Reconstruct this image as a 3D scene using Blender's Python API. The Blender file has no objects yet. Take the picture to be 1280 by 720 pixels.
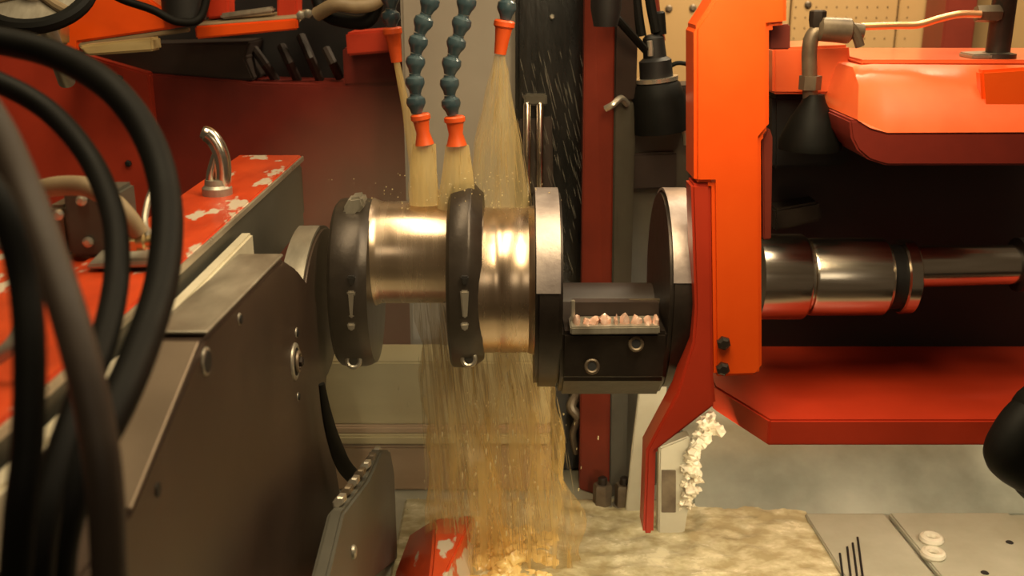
import bpy, bmesh, math, random
from mathutils import Vector, Matrix, noise as mnoise

random.seed(7)
sc = bpy.context.scene
COL = sc.collection

# ------------------------------------------------------------------ camera
F = 1300.0                                   # focal length in pixels of the 1280 px wide frame
PITCH = math.radians(17.1)
CAM = Vector((0.0, -1.55, 1.578))
FWD = Vector((0, math.cos(PITCH), -math.sin(PITCH)))
UP = Vector((0, math.sin(PITCH), math.cos(PITCH)))
RIGHT = Vector((1, 0, 0))
cam_data = bpy.data.cameras.new('camera')
cam_data.sensor_width = 36.0
cam_data.lens = F / 1280.0 * 36.0
cam_data.clip_start = 0.02
cam_data.dof.use_dof = True
cam_data.dof.focus_distance = 1.6
cam_data.dof.aperture_fstop = 5.0
cam = bpy.data.objects.new('camera', cam_data)
cam.location = CAM
cam.rotation_euler = (math.pi / 2 - PITCH, 0, 0)
COL.objects.link(cam)
sc.camera = cam

# ------------------------------------------------------------------ world, lamps, exposure
w = bpy.data.worlds.new('workshop')
sc.world = w
w.use_nodes = True
w.node_tree.nodes['Background'].inputs['Color'].default_value = (1.0, 0.70, 0.40, 1)
w.node_tree.nodes['Background'].inputs['Strength'].default_value = 0.07


def area(name, loc, target, size, power, color, size_y=None):
    d = bpy.data.lights.new(name, 'AREA')
    d.shape = 'RECTANGLE' if size_y else 'SQUARE'
    d.size = size
    if size_y:
        d.size_y = size_y
    d.energy = power
    d.color = color
    o = bpy.data.objects.new(name, d)
    o.location = loc
    o.rotation_euler = (Vector(target) - Vector(loc)).to_track_quat('-Z', 'Y').to_euler()
    COL.objects.link(o)
    return o


area('machine_work_lamp', (0.25, -0.44, 1.78), (0.2, -0.1, 1.1), 0.18, 5.2, (1.0, 0.79, 0.46), 0.42)
area('ceiling_lamp', (-0.35, -0.5, 3.1), (-0.2, 0.1, 1.0), 0.5, 30, (1.0, 0.79, 0.47), 1.4)
area('ceiling_lamp_by_wall', (0.9, 0.95, 2.7), (0.75, 1.6, 1.6), 0.5, 44, (1.0, 0.82, 0.55), 0.5)
area('hood_sheen_light', (0.75, -0.35, 3.0), (0.6, 0.0, 1.2), 0.5, 16, (1.0, 0.82, 0.55), 0.9)  # unseen light added so that its reflection lifts the hood
area('front_fill_light', (0.35, -2.6, 2.0), (0.35, 0.2, 0.7), 0.6, 2.5, (1.0, 0.84, 0.58), 0.6)  # added fill from behind the camera
sd = bpy.data.lights.new('bed_fill_spot', 'SPOT')  # spot added to brighten the bed and the falling coolant
sd.energy = 26
sd.color = (1.0, 0.86, 0.58)
sd.spot_size = math.radians(27)
sd.spot_blend = 0.5
sd.shadow_soft_size = 0.07
so = bpy.data.objects.new('bed_fill_spot', sd)
so.location = (0.35, -1.45, 0.90)
so.rotation_euler = (Vector((0.02, 0.10, 0.56)) - Vector(so.location)).to_track_quat('-Z', 'Y').to_euler()
COL.objects.link(so)
area('shelf_fill_strip', (0.66, -0.09, 0.878), (0.64, 0.28, 0.60), 0.85, 3.2, (1.0, 0.88, 0.62), 0.05)  # added out of sight beneath the shelf to brighten tray and bed

sc.view_settings.view_transform = 'Standard'
sc.view_settings.look = 'None'
sc.view_settings.gamma = 1.0
sc.view_settings.use_curve_mapping = False
sc.view_settings.exposure = 0.0


# ------------------------------------------------------------------ where a line of sight meets an upright or level plane of the workshop
def ray(px, py):
    return FWD + RIGHT * ((px - 640) / F) + UP * ((360 - py) / F)


def at(px, py, y):
    d = ray(px, py)
    return CAM + d * ((y - CAM.y) / d.y)


def atx(px, py, x):
    d = ray(px, py)
    return CAM + d * ((x - CAM.x) / d.x)


def atz(px, py, z):
    d = ray(px, py)
    return CAM + d * ((z - CAM.z) / d.z)


# ------------------------------------------------------------------ materials
MATS = {}


def material(name, col, col2=None, rough=0.5, metal=0.0, scale=8.0, bump=0.15, coat=0.0, stretch=(1, 1, 1),
             lo=0.35, hi=0.7, spec=0.5, chips=None, chip_at=0.62, chip_scale=14.0, rvar=0.12):
    m = bpy.data.materials.new(name)
    m.use_nodes = True
    nt = m.node_tree
    p = nt.nodes['Principled BSDF']
    tc = nt.nodes.new('ShaderNodeTexCoord')
    mp = nt.nodes.new('ShaderNodeMapping')
    mp.inputs['Scale'].default_value = stretch
    nt.links.new(tc.outputs['Object'], mp.inputs['Vector'])
    n = nt.nodes.new('ShaderNodeTexNoise')
    n.inputs['Scale'].default_value = scale
    n.inputs['Detail'].default_value = 6
    n.inputs['Roughness'].default_value = 0.6
    nt.links.new(mp.outputs[0], n.inputs['Vector'])
    r = nt.nodes.new('ShaderNodeValToRGB')
    c2 = col2 or tuple(c * 0.6 for c in col)
    r.color_ramp.elements[0].position = lo
    r.color_ramp.elements[0].color = (*c2, 1)
    r.color_ramp.elements[1].position = hi
    r.color_ramp.elements[1].color = (*col, 1)
    nt.links.new(n.outputs['Fac'], r.inputs['Fac'])
    out = r.outputs['Color']
    if chips:
        n2 = nt.nodes.new('ShaderNodeTexNoise')
        n2.inputs['Scale'].default_value = chip_scale
        n2.inputs['Detail'].default_value = 5
        nt.links.new(mp.outputs[0], n2.inputs['Vector'])
        r2 = nt.nodes.new('ShaderNodeValToRGB')
        r2.color_ramp.elements[0].position = chip_at
        r2.color_ramp.elements[0].color = (0, 0, 0, 1)
        r2.color_ramp.elements[1].position = chip_at + 0.03
        r2.color_ramp.elements[1].color = (1, 1, 1, 1)
        nt.links.new(n2.outputs['Fac'], r2.inputs['Fac'])
        mx = nt.nodes.new('ShaderNodeMix')
        mx.data_type = 'RGBA'
        nt.links.new(r2.outputs['Color'], mx.inputs['Factor'])
        nt.links.new(out, mx.inputs['A'])
        mx.inputs['B'].default_value = (*chips, 1)
        out = mx.outputs['Result']
    nt.links.new(out, p.inputs['Base Color'])
    mr = nt.nodes.new('ShaderNodeMapRange')
    mr.inputs['To Min'].default_value = max(0.04, rough - rvar)
    mr.inputs['To Max'].default_value = min(1.0, rough + rvar)
    nt.links.new(n.outputs['Fac'], mr.inputs['Value'])
    nt.links.new(mr.outputs[0], p.inputs['Roughness'])
    p.inputs['Metallic'].default_value = metal
    p.inputs['Specular IOR Level'].default_value = spec
    p.inputs['Coat Weight'].default_value = coat
    p.inputs['Coat Roughness'].default_value = 0.15
    if bump:
        b = nt.nodes.new('ShaderNodeBump')
        b.inputs['Strength'].default_value = bump
        b.inputs['Distance'].default_value = 0.004
        nt.links.new(n.outputs['Fac'], b.inputs['Height'])
        nt.links.new(b.outputs[0], p.inputs['Normal'])
    MATS[name] = m
    return m


ORANGE = material('orange_paint', (0.94, 0.105, 0.004), (0.84, 0.08, 0.003), rough=0.38, coat=0.3, scale=5, bump=0.06)
HOODP = material('hood_paint_with_sheen', (0.84, 0.155, 0.045), (0.74, 0.11, 0.028), rough=0.34, coat=0.5, scale=5, bump=0.06)  # lamp sheen put into the base colour, lighter and pinker than the orange
ORANGE_W = material('worn_orange_paint', (0.72, 0.075, 0.012), (0.5, 0.045, 0.01), rough=0.4, coat=0.4, scale=9,
                    chips=(0.62, 0.52, 0.40), chip_at=0.575, chip_scale=11, bump=0.3, stretch=(2.2, 0.9, 1))
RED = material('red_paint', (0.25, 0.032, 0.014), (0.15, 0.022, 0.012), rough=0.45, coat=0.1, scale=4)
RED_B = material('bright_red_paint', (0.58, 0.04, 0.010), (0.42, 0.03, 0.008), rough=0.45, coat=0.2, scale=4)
DARKRED = material('dark_red_paint', (0.23, 0.018, 0.007), (0.12, 0.011, 0.006), rough=0.5, scale=4)  # shading over the cabinet put into the red; hood rim shares it
BROWN = material('oily_brown_steel', (0.045, 0.028, 0.020), (0.022, 0.014, 0.011), rough=0.5, scale=6)
BLACK = material('flat_black', (0.010, 0.008, 0.007), (0.005, 0.004, 0.004), rough=0.6, scale=6)  # black parts; in holes, grooves and the recess it paints the shade
INTERIOR = material('black_interior', (0.020, 0.008, 0.005), (0.010, 0.005, 0.004), rough=0.6, scale=6)  # shade under the hood put into the colour; small dark blocks share it
WETBLACK = material('wet_black_cover', (0.016, 0.014, 0.012), (0.008, 0.008, 0.007), rough=0.28, scale=9, bump=0.5, stretch=(3, 3, 0.6))
RUBBER = material('black_rubber', (0.007, 0.006, 0.005), (0.004, 0.004, 0.003), rough=0.6, scale=20, bump=0.08, spec=0.14)
BROWNHOSE = material('dusty_brown_rubber', (0.060, 0.040, 0.026), (0.040, 0.026, 0.018), rough=0.6, scale=16)
TANHOSE = material('tan_rubber', (0.30, 0.22, 0.12), (0.20, 0.14, 0.08), rough=0.6, scale=16)
RAIL = material('pale_worn_rail', (0.78, 0.72, 0.56), (0.60, 0.54, 0.40), rough=0.35, metal=0.15, scale=14, bump=0.05)
GLINT = material('painted_pink_reflection', (0.85, 0.62, 0.52), (0.72, 0.42, 0.30), rough=0.25, metal=0.2, scale=60, bump=0.1, coat=0.5)  # pale pink that paints the reflection on the ledge
SLOPE = material('brownish_steel', (0.24, 0.18, 0.125), (0.17, 0.125, 0.085), rough=0.42, metal=0.4, scale=5, bump=0.05)
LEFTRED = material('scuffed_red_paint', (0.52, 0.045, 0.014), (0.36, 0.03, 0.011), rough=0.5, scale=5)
PLATE = material('oiled_dark_steel', (0.080, 0.050, 0.034), (0.052, 0.032, 0.023), rough=0.42, metal=0.35, scale=5, bump=0.06)
PLATEG = material('grey_steel_plate', (0.11, 0.105, 0.085), (0.075, 0.07, 0.055), rough=0.45, metal=0.35, scale=5, bump=0.06)
GROUND = material('ground_steel', (0.46, 0.42, 0.34), (0.26, 0.23, 0.18), rough=0.38, metal=0.6, scale=10, bump=0.1, stretch=(3, 1, 1))
BRIGHT = material('bright_steel', (0.74, 0.68, 0.56), (0.58, 0.52, 0.42), rough=0.3, metal=0.8, scale=12, bump=0.05)
POLISH = material('polished_steel', (0.78, 0.70, 0.60), (0.66, 0.58, 0.48), rough=0.22, metal=1.0, scale=10, bump=0.03, stretch=(1, 12, 12), rvar=0.06)
JOURNAL = material('wet_journal_steel', (0.66, 0.50, 0.36), (0.54, 0.40, 0.28), rough=0.27, metal=1.0, scale=5, bump=0.012, stretch=(9, 1, 1), rvar=0.06)
FORGED = material('forged_dark_steel', (0.060, 0.046, 0.036), (0.030, 0.022, 0.018), rough=0.36, metal=0.55, scale=12, bump=0.4)
WEBEDGE = material('web_edge_reflection', (0.52, 0.44, 0.40), (0.34, 0.28, 0.26), rough=0.42, metal=0.7, scale=22, bump=0.3)  # reflection on the upper rims put into a paler, pinker steel
BED = material('worn_bed_iron', (0.46, 0.44, 0.33), (0.33, 0.31, 0.22), rough=0.42, metal=0.15, scale=6, bump=0.12, coat=0.2)
TRAY = material('wet_grey_tray', (0.42, 0.42, 0.33), (0.25, 0.255, 0.195), rough=0.42, metal=0.1, scale=3.2, bump=0.05, coat=0.3, lo=0.38, hi=0.62)
BEIGE = material('beige_rail', (0.52, 0.41, 0.20), (0.42, 0.32, 0.15), rough=0.5, scale=5, bump=0.05, stretch=(0.5, 1, 3))
BEIGE_P = material('pinkish_beige_rail', (0.46, 0.30, 0.17), (0.36, 0.22, 0.12), rough=0.5, scale=5, bump=0.05, stretch=(0.5, 1, 3))
UPR = material('grey_upright_paint', (0.34, 0.295, 0.24), (0.28, 0.24, 0.195), rough=0.5, scale=3, bump=0.03)
GREENGREY = material('oily_green_grey_paint', (0.095, 0.085, 0.06), (0.06, 0.05, 0.036), rough=0.45, scale=8)
FITTING = material('grey_brown_fitting', (0.22, 0.17, 0.11), (0.11, 0.08, 0.055), rough=0.42, metal=0.5, scale=20)
COPPER = material('copper_pipe', (0.85, 0.42, 0.20), (0.7, 0.32, 0.14), rough=0.3, metal=0.7, scale=20, bump=0.02)
BRASS = material('brass', (0.62, 0.48, 0.24), (0.5, 0.36, 0.16), rough=0.3, metal=0.8, scale=20)
BLUE = material('blue_grey_plastic', (0.050, 0.085, 0.100), (0.030, 0.055, 0.068), rough=0.35, scale=20, bump=0.02, coat=0.4)
NOZZLE = material('orange_plastic', (0.80, 0.11, 0.018), (0.66, 0.08, 0.012), rough=0.4, scale=20, bump=0.02)
WOOD = material('pale_wood', (0.60, 0.46, 0.22), (0.42, 0.30, 0.13), rough=0.6, scale=6, bump=0.1, stretch=(1, 6, 6))
PANEL = material('tan_wall_board', (0.50, 0.31, 0.13), (0.45, 0.275, 0.11), rough=0.6, scale=3, bump=0.02)
CONCRETE = material('oily_concrete', (0.10, 0.085, 0.065), (0.06, 0.05, 0.04), rough=0.7, scale=4)
FOAM = material('coolant_foam', (0.82, 0.74, 0.56), (0.66, 0.56, 0.38), rough=0.4, scale=40, bump=0.3, coat=0.3)
PALE = material('pale_guard_paint', (0.52, 0.47, 0.34), (0.42, 0.37, 0.26), rough=0.5, scale=6)
PUDDLE = material('foamy_coolant', (0.74, 0.66, 0.42), (0.40, 0.33, 0.17), rough=0.25, scale=18, bump=0.5, coat=0.5, lo=0.40, hi=0.66, stretch=(1, 1.6, 1))
GOLD = material('froth_with_lamp_glow', (0.95, 0.70, 0.28), (0.80, 0.54, 0.18), rough=0.25, scale=24, bump=0.6, coat=0.5)  # froth yellow raised to hold the lamp's reflection in the pool


def water(name, col, lo, hi, amin, amax, scale=(70, 70, 4)):
    m = bpy.data.materials.new(name)
    m.use_nodes = True
    nt = m.node_tree
    nt.nodes.remove(nt.nodes['Principled BSDF'])
    out = nt.nodes['Material Output']
    tc = nt.nodes.new('ShaderNodeTexCoord')
    mp = nt.nodes.new('ShaderNodeMapping')
    mp.inputs['Scale'].default_value = scale
    nt.links.new(tc.outputs['Object'], mp.inputs['Vector'])
    n = nt.nodes.new('ShaderNodeTexNoise')
    n.inputs['Scale'].default_value = 1.0
    n.inputs['Detail'].default_value = 4
    nt.links.new(mp.outputs[0], n.inputs['Vector'])
    mr = nt.nodes.new('ShaderNodeMapRange')
    mr.inputs['From Min'].default_value = lo
    mr.inputs['From Max'].default_value = hi
    mr.inputs['To Min'].default_value = amin
    mr.inputs['To Max'].default_value = amax
    nt.links.new(n.outputs['Fac'], mr.inputs['Value'])
    df = nt.nodes.new('ShaderNodeBsdfDiffuse')
    df.inputs['Color'].default_value = (*col, 1)
    tl = nt.nodes.new('ShaderNodeBsdfTranslucent')
    tl.inputs['Color'].default_value = (*col, 1)
    gl = nt.nodes.new('ShaderNodeBsdfGlossy')
    gl.inputs['Roughness'].default_value = 0.35
    gl.inputs['Color'].default_value = (0.9, 0.8, 0.6, 1)
    m1 = nt.nodes.new('ShaderNodeMixShader')
    m1.inputs[0].default_value = 0.5
    nt.links.new(df.outputs[0], m1.inputs[1])
    nt.links.new(tl.outputs[0], m1.inputs[2])
    m2 = nt.nodes.new('ShaderNodeMixShader')
    m2.inputs[0].default_value = 0.06
    nt.links.new(m1.outputs[0], m2.inputs[1])
    nt.links.new(gl.outputs[0], m2.inputs[2])
    tr = nt.nodes.new('ShaderNodeBsdfTransparent')
    m3 = nt.nodes.new('ShaderNodeMixShader')
    nt.links.new(mr.outputs[0], m3.inputs[0])
    nt.links.new(tr.outputs[0], m3.inputs[1])
    nt.links.new(m2.outputs[0], m3.inputs[2])
    nt.links.new(m3.outputs[0], out.inputs['Surface'])
    return m


SPRAY = water('spraying_coolant', (0.95, 0.76, 0.36), 0.35, 0.65, 0.40, 0.66)
THINSPRAY = water('thin_coolant_spray', (0.88, 0.72, 0.36), 0.35, 0.65, 0.18, 0.38)
FALL = water('falling_coolant', (0.86, 0.58, 0.18), 0.40, 0.64, 0.10, 0.50, (55, 55, 3))
DROPS = water('coolant_drops', (0.85, 0.72, 0.42), 0.3, 0.7, 0.45, 0.75)


STREAM = water('thin_falling_streams', (0.74, 0.55, 0.24), 0.3, 0.7, 0.15, 0.4)
DRIP = water('faint_drips', (0.6, 0.55, 0.45), 0.3, 0.7, 0.12, 0.35)


# ------------------------------------------------------------------ shapes
def bevel(bm, off, seg=2, ang=0.5):
    bm.normal_update()
    es = [e for e in bm.edges if len(e.link_faces) == 2 and e.calc_face_angle(0) > ang]
    if es and off > 0:
        bmesh.ops.bevel(bm, geom=es, offset=off, segments=seg, affect='EDGES', clamp_overlap=True)
    return bm


def loft(bm, a, b, off=0.0, seg=2):
    """closed body between two outlines of the same number of points"""
    t = bmesh.new()
    va = [t.verts.new(p) for p in a]
    vb = [t.verts.new(p) for p in b]
    n = len(a)
    t.faces.new(va)
    t.faces.new(vb[::-1])
    for i in range(n):
        j = (i + 1) % n
        t.faces.new((va[j], va[i], vb[i], vb[j]))
    bmesh.ops.recalc_face_normals(t, faces=t.faces)
    bevel(t, off, seg)
    me = bpy.data.meshes.new('tmp')
    t.to_mesh(me)
    t.free()
    bm.from_mesh(me)
    bpy.data.meshes.remove(me)
    return bm


def prism(pts, y, depth, off=0.003, bm=None):
    """upright outline in the plane y, carried back by depth"""
    bm = bm or bmesh.new()
    a = [at(x, v, y) for x, v in pts]
    return loft(bm, a, [p + Vector((0, depth, 0)) for p in a], off)


def xprism(pts, x0, x1, off=0.003, bm=None):
    """outline in the plane x0 given by sight lines, carried to x1"""
    bm = bm or bmesh.new()
    a = [atx(px, py, x0) for px, py in pts]
    return loft(bm, a, [Vector((x1, p.y, p.z)) for p in a], off)


def yz(pts, x0, x1, off=0.003, bm=None):
    bm = bm or bmesh.new()
    return loft(bm, [Vector((x0, y, z)) for y, z in pts], [Vector((x1, y, z)) for y, z in pts], off)


def box(x0, x1, y0, y1, z0, z1, off=0.003, bm=None):
    bm = bm or bmesh.new()
    return loft(bm, [Vector(p) for p in ((x0, y0, z0), (x1, y0, z0), (x1, y0, z1), (x0, y0, z1))],
                [Vector(p) for p in ((x0, y1, z0), (x1, y1, z0), (x1, y1, z1), (x0, y1, z1))], off)


def spline(pts, n=10):
    out = []
    P = [Vector(p) for p in pts]
    P = [2 * P[0] - P[1]] + P + [2 * P[-1] - P[-2]]
    for i in range(1, len(P) - 2):
        a, b, c, d = P[i - 1:i + 3]
        for k in range(n):
            t = k / n
            out.append(0.5 * ((2 * b) + (c - a) * t + (2 * a - 5 * b + 4 * c - d) * t * t + (3 * b - a - 3 * c + d) * t ** 3))
    out.append(P[-2])
    return out


def tube(pts, r, segs=14, bm=None, cap=True, squash=1.0):
    """round bar or hose along a path; r may be a list"""
    bm = bm or bmesh.new()
    n = len(pts)
    rr = r if isinstance(r, (list, tuple)) else [r] * n
    t = (pts[1] - pts[0]).normalized()
    u = t.orthogonal().normalized()
    rings = []
    for i, p in enumerate(pts):
        t2 = (pts[min(i + 1, n - 1)] - pts[max(i - 1, 0)]).normalized()
        u = (u - t2 * u.dot(t2)).normalized()
        v = t2.cross(u)
        rings.append([bm.verts.new(p + (u * math.cos(a) + v * math.sin(a) * squash) * rr[i])
                      for a in (2 * math.pi * k / segs for k in range(segs))])
    for a, b in zip(rings, rings[1:]):
        for k in range(segs):
            j = (k + 1) % segs
            bm.faces.new((a[k], a[j], b[j], b[k]))
    if cap:
        bm.faces.new(rings[0][::-1])
        bm.faces.new(rings[-1])
    return bm


def lathe(profile, origin, axis, segs=32, bm=None):
    """profile: list of (distance along the axis, radius); closed at both ends"""
    bm = bm or bmesh.new()
    ax = Vector(axis).normalized()
    u = ax.orthogonal().normalized()
    v = ax.cross(u)
    o = Vector(origin)
    rings = []
    for s, r in profile:
        rings.append([bm.verts.new(o + ax * s + (u * math.cos(a) + v * math.sin(a)) * max(r, 1e-4))
                      for a in (2 * math.pi * k / segs for k in range(segs))])
    for a, b in zip(rings, rings[1:]):
        for k in range(segs):
            j = (k + 1) % segs
            bm.faces.new((a[k], a[j], b[j], b[k]))
    bm.faces.new(rings[0][::-1])
    bm.faces.new(rings[-1])
    return bm


def ring(center, axis, R, r, segs=24, k=8, bm=None):
    bm = bm or bmesh.new()
    ax = Vector(axis).normalized()
    u = ax.orthogonal().normalized()
    v = ax.cross(u)
    rows = []
    for i in range(segs):
        a = 2 * math.pi * i / segs
        d = u * math.cos(a) + v * math.sin(a)
        rows.append([bm.verts.new(Vector(center) + d * (R + r * math.cos(b)) + ax * (r * math.sin(b)))
                     for b in (2 * math.pi * j / k for j in range(k))])
    for i in range(segs):
        A, B = rows[i], rows[(i + 1) % segs]
        for j in range(k):
            bm.faces.new((A[j], A[(j + 1) % k], B[(j + 1) % k], B[j]))
    return bm


def blob(bm, c, r, sub=1, jit=0.25, sx=(1, 1, 1)):
    g = bmesh.ops.create_icosphere(bm, subdivisions=sub, radius=1.0)
    s = random.uniform(0, 50)
    for v in g['verts']:
        k = r * (1 + jit * mnoise.noise(v.co * 1.7 + Vector((s, s, s))))
        v.co = Vector((v.co.x * k * sx[0], v.co.y * k * sx[1], v.co.z * k * sx[2])) + Vector(c)
    return bm


# ------------------------------------------------------------------ objects
WLOC = {}


def link(name, bm, mat, parent=None, label=None, smooth=True, ang=0.6):
    me = bpy.data.meshes.new(name)
    bmesh.ops.recalc_face_normals(bm, faces=bm.faces)
    bm.to_mesh(me)
    bm.free()
    o = bpy.data.objects.new(name, me)
    COL.objects.link(o)
    if parent is not None:
        base = WLOC[parent.name]
        me.transform(Matrix.Translation(-base))
        o.parent = parent
        WLOC[o.name] = base
    else:
        vs = [v.co for v in me.vertices]
        base = Vector(((min(v.x for v in vs) + max(v.x for v in vs)) / 2,
                       (min(v.y for v in vs) + max(v.y for v in vs)) / 2, min(v.z for v in vs)))
        me.transform(Matrix.Translation(-base))
        o.location = base
        WLOC[o.name] = base
    if smooth:
        me.polygons.foreach_set('use_smooth', [True] * len(me.polygons))
        me.set_sharp_from_angle(angle=ang)
    me.materials.append(mat)
    if label:
        o['label'] = label
    return o


def tag(o, label, cat, group=None, kind=None):
    o['label'] = label
    o['category'] = cat
    if group:
        o['group'] = group
    if kind:
        o['kind'] = kind
    return o


def thing(name, label, cat, loc, group=None):
    o = bpy.data.objects.new(name, None)
    o.empty_display_size = 0.05
    o.location = loc
    COL.objects.link(o)
    WLOC[o.name] = Vector(loc)
    return tag(o, label, cat, group)


def struct(name, bm, mat, parent=None):
    o = link(name, bm, mat, parent)
    if parent is None:
        o['kind'] = 'structure'
    return o


def rep(name, mesh_obj, parent, offset):
    """a copy of a part (shared mesh), moved by offset"""
    c = mesh_obj.copy()
    c.parent = parent
    c.location = mesh_obj.location + Vector(offset)
    COL.objects.link(c)
    WLOC[c.name] = WLOC[parent.name]
    return c


# ================================================================== SETTING
struct('floor', box(-2.6, 2.8, -3.0, 1.62, -0.1, 0.0, 0), CONCRETE)
wall = struct('wall_back', box(-2.6, 2.8, 1.66, 1.76, 0.0, 3.2, 0), BROWN)
edges = [at(x, 60, 1.62).x for x in (790, 985, 1118, 1300)]
edges = [-2.58, -1.7, -0.85, 0.0] + edges + [2.2, 2.78]
for a, b in zip(edges, edges[1:]):
    struct('panel', box(a + 0.003, b - 0.003, 1.62, 1.658, 0.02, 3.15, 0.003), PANEL, wall)
pb = [at(x, y, 1.62) for x, y in ((836, 11), (866, 10), (900, 8), (1010, 6))]
for p in pb:
    struct('bolt', lathe([(0, 0.011), (0.004, 0.011), (0.008, 0.006)], p + Vector((0, 0.002, 0)), (0, -1, 0), 12), FITTING, wall)
# peg holes of the boards near the top right
hole_bm = bmesh.new()
for i in range(22):
    for j in range(9):
        p = at(868, 0, 1.62) + Vector((0.03 * i, -0.0005, 0.04 - 0.03 * j))
        lathe([(0, 0.0022), (0.001, 0.0022)], p, (0, -1, 0), 6, hole_bm)
ph = struct('peg_holes', hole_bm, BROWN, wall)
ph['kind'] = 'stuff'

# ------------------------------------------------------------------ machine bed
BZ = 0.57
bed = thing('machine_bed', 'worn grey iron machine bed along the bottom under the crankshaft', 'machine bed', (0.1, 0.0, 0.0))
link('bed_body', box(-1.0, 1.3, -0.55, 0.62, 0.0, BZ, 0.008), BED, bed)
link('rear_block', box(-1.0, 1.3, 0.622, 1.25, 0.0, 0.66, 0.006), BROWN, bed, label='dark brown block behind the bed top')
# sloped wet tray on the right, under the red shelf
s0 = at(1000, 656, 0.235)
s1 = at(1000, 548, 0.40)
xl, xr = at(868, 650, 0.235).x, 1.1
link('sloped_tray', yz([(s0.y, BZ + 0.001), (s1.y, s1.z), (0.60, s1.z), (0.60, BZ + 0.001)], xl, xr, 0.004), TRAY, bed,
     label='mottled wet grey tray sloping up behind the bed top')
# flat cover plates lying on the bed at the right
q = atz(1122, 657, BZ + 0.012)
cp = link('cover_plate', loft(bmesh.new(), [Vector((q.x, 0.225, BZ + 0.001)), Vector((q.x + 0.02, -0.1, BZ + 0.001)), Vector((0.95, -0.1, BZ + 0.001)), Vector((0.95, 0.225, BZ + 0.001))],
          [Vector((q.x, 0.225, BZ + 0.013)), Vector((q.x + 0.02, -0.1, BZ + 0.013)), Vector((0.95, -0.1, BZ + 0.013)), Vector((0.95, 0.225, BZ + 0.013))], 0.003), BED, bed)
sp = link('slotted_plate', loft(bmesh.new(), [Vector((q.x - 0.16, 0.225, BZ + 0.001)), Vector((q.x - 0.145, -0.1, BZ + 0.001)), Vector((q.x + 0.011, -0.1, BZ + 0.001)), Vector((q.x - 0.009, 0.225, BZ + 0.001))],
          [Vector((q.x - 0.16, 0.225, BZ + 0.011)), Vector((q.x - 0.145, -0.1, BZ + 0.011)), Vector((q.x + 0.011, -0.1, BZ + 0.011)), Vector((q.x - 0.009, 0.225, BZ + 0.011))], 0.002), BED, bed)
for k, (x0, y0, x1, y1) in enumerate(((1050, 692, 1054, 725), (1059, 684, 1064, 725), (1066, 679, 1072, 725), (1072, 672, 1079, 725))):
    a, b = atz(x0, y0, BZ + 0.0118), atz(x1, y1, BZ + 0.0118)
    link('slot', tube([a, a.lerp(b, 0.5), b], 0.0022, 6), BLACK, bed, label='dark slot in the plate')
for px, py in ((1262, 678), (1231, 716)):
    c = atz(px, py, BZ + 0.013)
    link('bolt_hole', lathe([(0, 0.007), (0.0012, 0.006)], c, (0, 0, 1), 14), BLACK, bed)
for n, (px, py) in enumerate(((1164, 676), (1166, 695))):
    c = atz(px, py, BZ + 0.0135)
    o = tag(link('steel_washer', ring(c + Vector((0, 0, 0.004)), (0, 0, 1), 0.0145, 0.0075, 24, 8), RAIL),
            ('shiny steel washer on the bed plate, the rear one of two', 'shiny steel washer on the bed plate, the front one of two')[n], 'washer', 'washers on the bed plate')

# beige guide rails behind the bed on the left
rail = thing('guide_rail', 'beige horizontal guide rail behind the falling coolant on the left', 'rail', (-0.14, 0.36, BZ))


def railpart(name, y0, y1, yy, dep, mat):
    a, b = at(395, y0, yy), at(688, y1, yy)
    b.z = max(b.z, BZ + 0.001)
    return link(name, box(a.x, b.x, yy, yy + dep, b.z, a.z, 0.004), mat, rail)


railpart('wide_rail', 452, 531, 0.330, 0.10, BEIGE)
railpart('narrow_rail', 533, 543, 0.322, 0.10, BEIGE_P)
railpart('narrow_rail', 545, 556, 0.312, 0.10, BEIGE)
railpart('rail_foot', 558, 640, 0.335, 0.10, BEIGE_P)

# ================================================================== LEFT BACKGROUND
cab = thing('machine_cabinet', 'dark red machine cabinet with shade painted in across the upper left background', 'machine cabinet', (-0.55, 0.75, 0.66))
Y = 0.62
Z0 = 0.66


def down(pts, z, y):
    """upright outline whose last two points run down to height z"""
    a = [at(x, v, y) for x, v in pts]
    return a + [Vector((a[-1].x, y, z)), Vector((a[0].x, y, z))]


def front(name, pts, y, depth, mat, parent, z=None, off=0.004, label=None):
    a = down(pts, z, y) if z is not None else [at(x, v, y) for x, v in pts]
    return link(name, loft(bmesh.new(), a, [p + Vector((0, depth, 0)) for p in a], off), mat, parent, label)


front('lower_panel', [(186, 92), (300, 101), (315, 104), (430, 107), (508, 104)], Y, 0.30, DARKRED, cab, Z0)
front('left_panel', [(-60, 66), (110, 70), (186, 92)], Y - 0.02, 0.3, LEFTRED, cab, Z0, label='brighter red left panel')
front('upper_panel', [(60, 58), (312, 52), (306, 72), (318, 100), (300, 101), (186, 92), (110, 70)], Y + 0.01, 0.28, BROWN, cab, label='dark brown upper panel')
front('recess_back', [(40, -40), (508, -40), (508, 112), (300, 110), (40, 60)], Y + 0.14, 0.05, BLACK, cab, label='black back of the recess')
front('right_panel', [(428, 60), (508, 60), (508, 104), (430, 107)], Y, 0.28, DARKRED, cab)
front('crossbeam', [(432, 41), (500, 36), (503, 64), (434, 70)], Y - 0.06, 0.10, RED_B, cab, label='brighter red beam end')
for a, b in (((318, 62), (345, 100)), ((352, 58), (372, 100)), ((376, 45), (400, 100)), ((408, 62), (424, 96))):
    link('bracket', tube([at(*a, Y + 0.08), at((a[0] + b[0]) / 2, (a[1] + b[1]) / 2, Y + 0.05), at(*b, Y + 0.08)], 0.010, 8), BROWN, cab)
for px, py in ((161, 204), (150, 98), (100, 76)):
    c = at(px, py, Y - 0.022)
    link('bolt', lathe([(0, 0.007), (0.006, 0.007), (0.008, 0.004)], c, (0, -1, 0), 6), BLACK, cab)
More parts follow.
